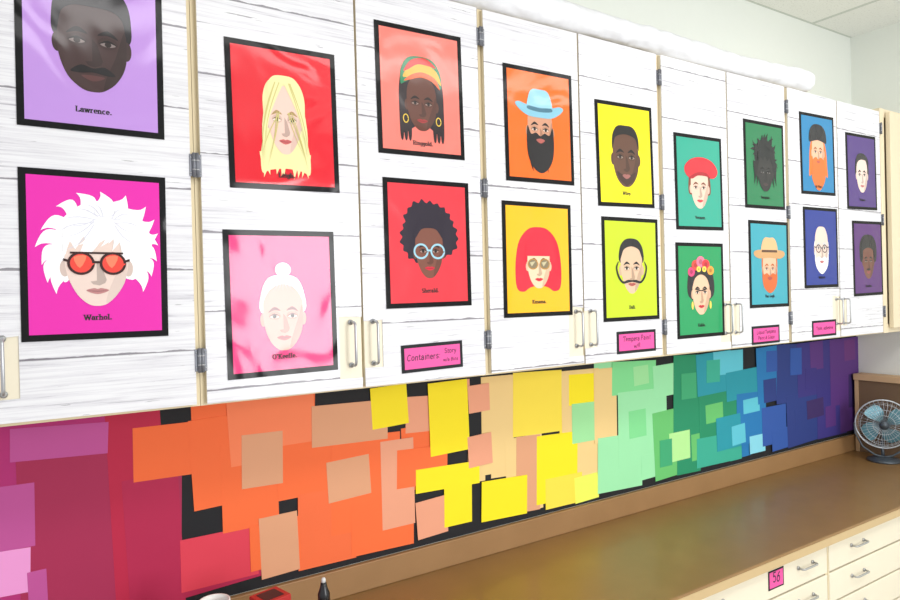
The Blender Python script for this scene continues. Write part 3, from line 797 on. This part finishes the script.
mb.tube([(0,-.040,fc),(0,-.034,fc)],.022,FM,24)
for k in range(36):
    a=2*math.pi*k/36;c,s=math.cos(a),math.sin(a)
    mb.tube([(r*c,y,fc+r*s) for r,y in ((.020,-.037),(.07,-.034),(.105,-.024),(.122,-.008),(.126,0),(.122,.022),(.105,.035),(.06,.045),(.03,.05))],.0009,SIL,5)
ob("cage",mb,(0,0,0),root)

# ------------------------------------------------------------ wooden box at the end of the worktop
WB=plain("light_wood_top",(206,172,132),.6,scale=18,noise=.08);WD=plain("dark_wood_front",(118,94,70),.7,scale=10,noise=.1)
mb=MB();h=.375
x0,x1,y0,y1=3.375,3.446,-.16,.285
mb.box(x0+.004,x1-.002,y0+.004,y1-.004,0,h-.03,WD,.002);mb.box(x0-.006,x1,y0-.004,y1+.004,h-.030,h,WB,.003)
mb.box(x0,x0+.006,y0,y0+.016,0,h-.03,WB);mb.box(x0,x0+.006,y1-.016,y1,0,h-.03,WB)
ob("storage_box",mb,(0,0,CZ+.0005),label="wooden box with light top and dark front behind the fan",category="box")

# ------------------------------------------------------------ clutter near the wall end of the worktop
BB=plain("black_plastic",(26,26,30),.3)
root=bpy.data.objects.new("squeeze_bottle",None);COL.objects.link(root);root.location=(.525,-.02,CZ+.0005)
root["label"]="black plastic squeeze bottle with a pointed nozzle";root["category"]="bottle"
mb=MB();mb.lathe([(.026,0),(.028,.004),(.028,.12),(.024,.138),(.012,.148),(.011,.152)],BB);ob("body",mb,(0,0,0),root)
mb=MB();mb.lathe([(.013,.150),(.013,.172),(.0105,.178),(.008,.186),(.006,.196)],BB)
ob("nozzle",mb,(0,0,0),root)
mb=MB();mb.lathe([(.0045,.194),(.0048,.202),(.003,.206)],plain("silver_tip",(210,210,210),.4));ob("tip",mb,(0,0,0),root,label="pale nozzle tip")
WC=plain("white_ceramic",(240,238,236),.3)
mb=MB();mb.lathe([(.026,0),(.028,.003),(.032,.178),(.032,.188),(.029,.188),(.027,.178),(.022,.02)],WC)
ob("cup",mb,(.313,.05,CZ+.0005),label="tall white cup standing on the worktop",category="cup")
RB=plain("red_card",(186,44,44),.5);
mb=MB();mb.box(-.033,.033,-.03,.03,0,.168,RB,.001);mb.box(-.022,.022,-.02,.02,.1681,.1689,plain("dark_print",(60,30,40),.5))
o=ob("carton",mb,(.43,.05,CZ+.0005),label="small red printed carton standing on the worktop",category="carton");o.rotation_euler=(0,0,.25)

# ------------------------------------------------------------ light
w=bpy.data.worlds.new("world");scene.world=w;w.use_nodes=True
bg=w.node_tree.nodes["Background"];bg.inputs[0].default_value=(.98,.985,1,1);bg.inputs[1].default_value=.80
def area(name,loc,rot,sx,sy,power,col=(1,1,1)):
    l=bpy.data.lights.new(name,'AREA');l.shape='RECTANGLE';l.size=sx;l.size_y=sy;l.energy=power;l.color=col
    o=bpy.data.objects.new(name,l);COL.objects.link(o);o.location=loc;o.rotation_euler=rot;return o
area("window_daylight",(1.70,-3.5,1.75),(math.radians(90),0,0),1.0,1.35,60,(.98,.99,1))
area("ceiling_lamp",(1.2,-1.6,2.85),(0,0,0),2.4,.5,22,(1,.99,.98))
area("ceiling_lamp",(2.6,-1.0,2.85),(0,0,0),.5,1.2,9,(1,.99,.98))

# ------------------------------------------------------------ camera
yaw=math.radians(32.586);pit=math.radians(.493);rol=math.radians(-1.446)
Fv=Vector((math.sin(yaw)*math.cos(pit),math.cos(yaw)*math.cos(pit),-math.sin(pit)))
R0=Vector((math.cos(yaw),-math.sin(yaw),0));U0=R0.cross(Fv)
R=math.cos(rol)*R0+math.sin(rol)*U0;Uv=-math.sin(rol)*R0+math.cos(rol)*U0
cd=bpy.data.cameras.new("camera");cam=bpy.data.objects.new("camera",cd);COL.objects.link(cam)
M=Matrix(((R.x,Uv.x,-Fv.x,0),(R.y,Uv.y,-Fv.y,-1.375),(R.z,Uv.z,-Fv.z,EYE),(0,0,0,1)))
cam.matrix_world=M
cd.sensor_width=36;cd.lens=664.4/900*36;cd.clip_start=.02
scene.camera=cam
scene.view_settings.view_transform='Standard'
scene.view_settings.look='None'
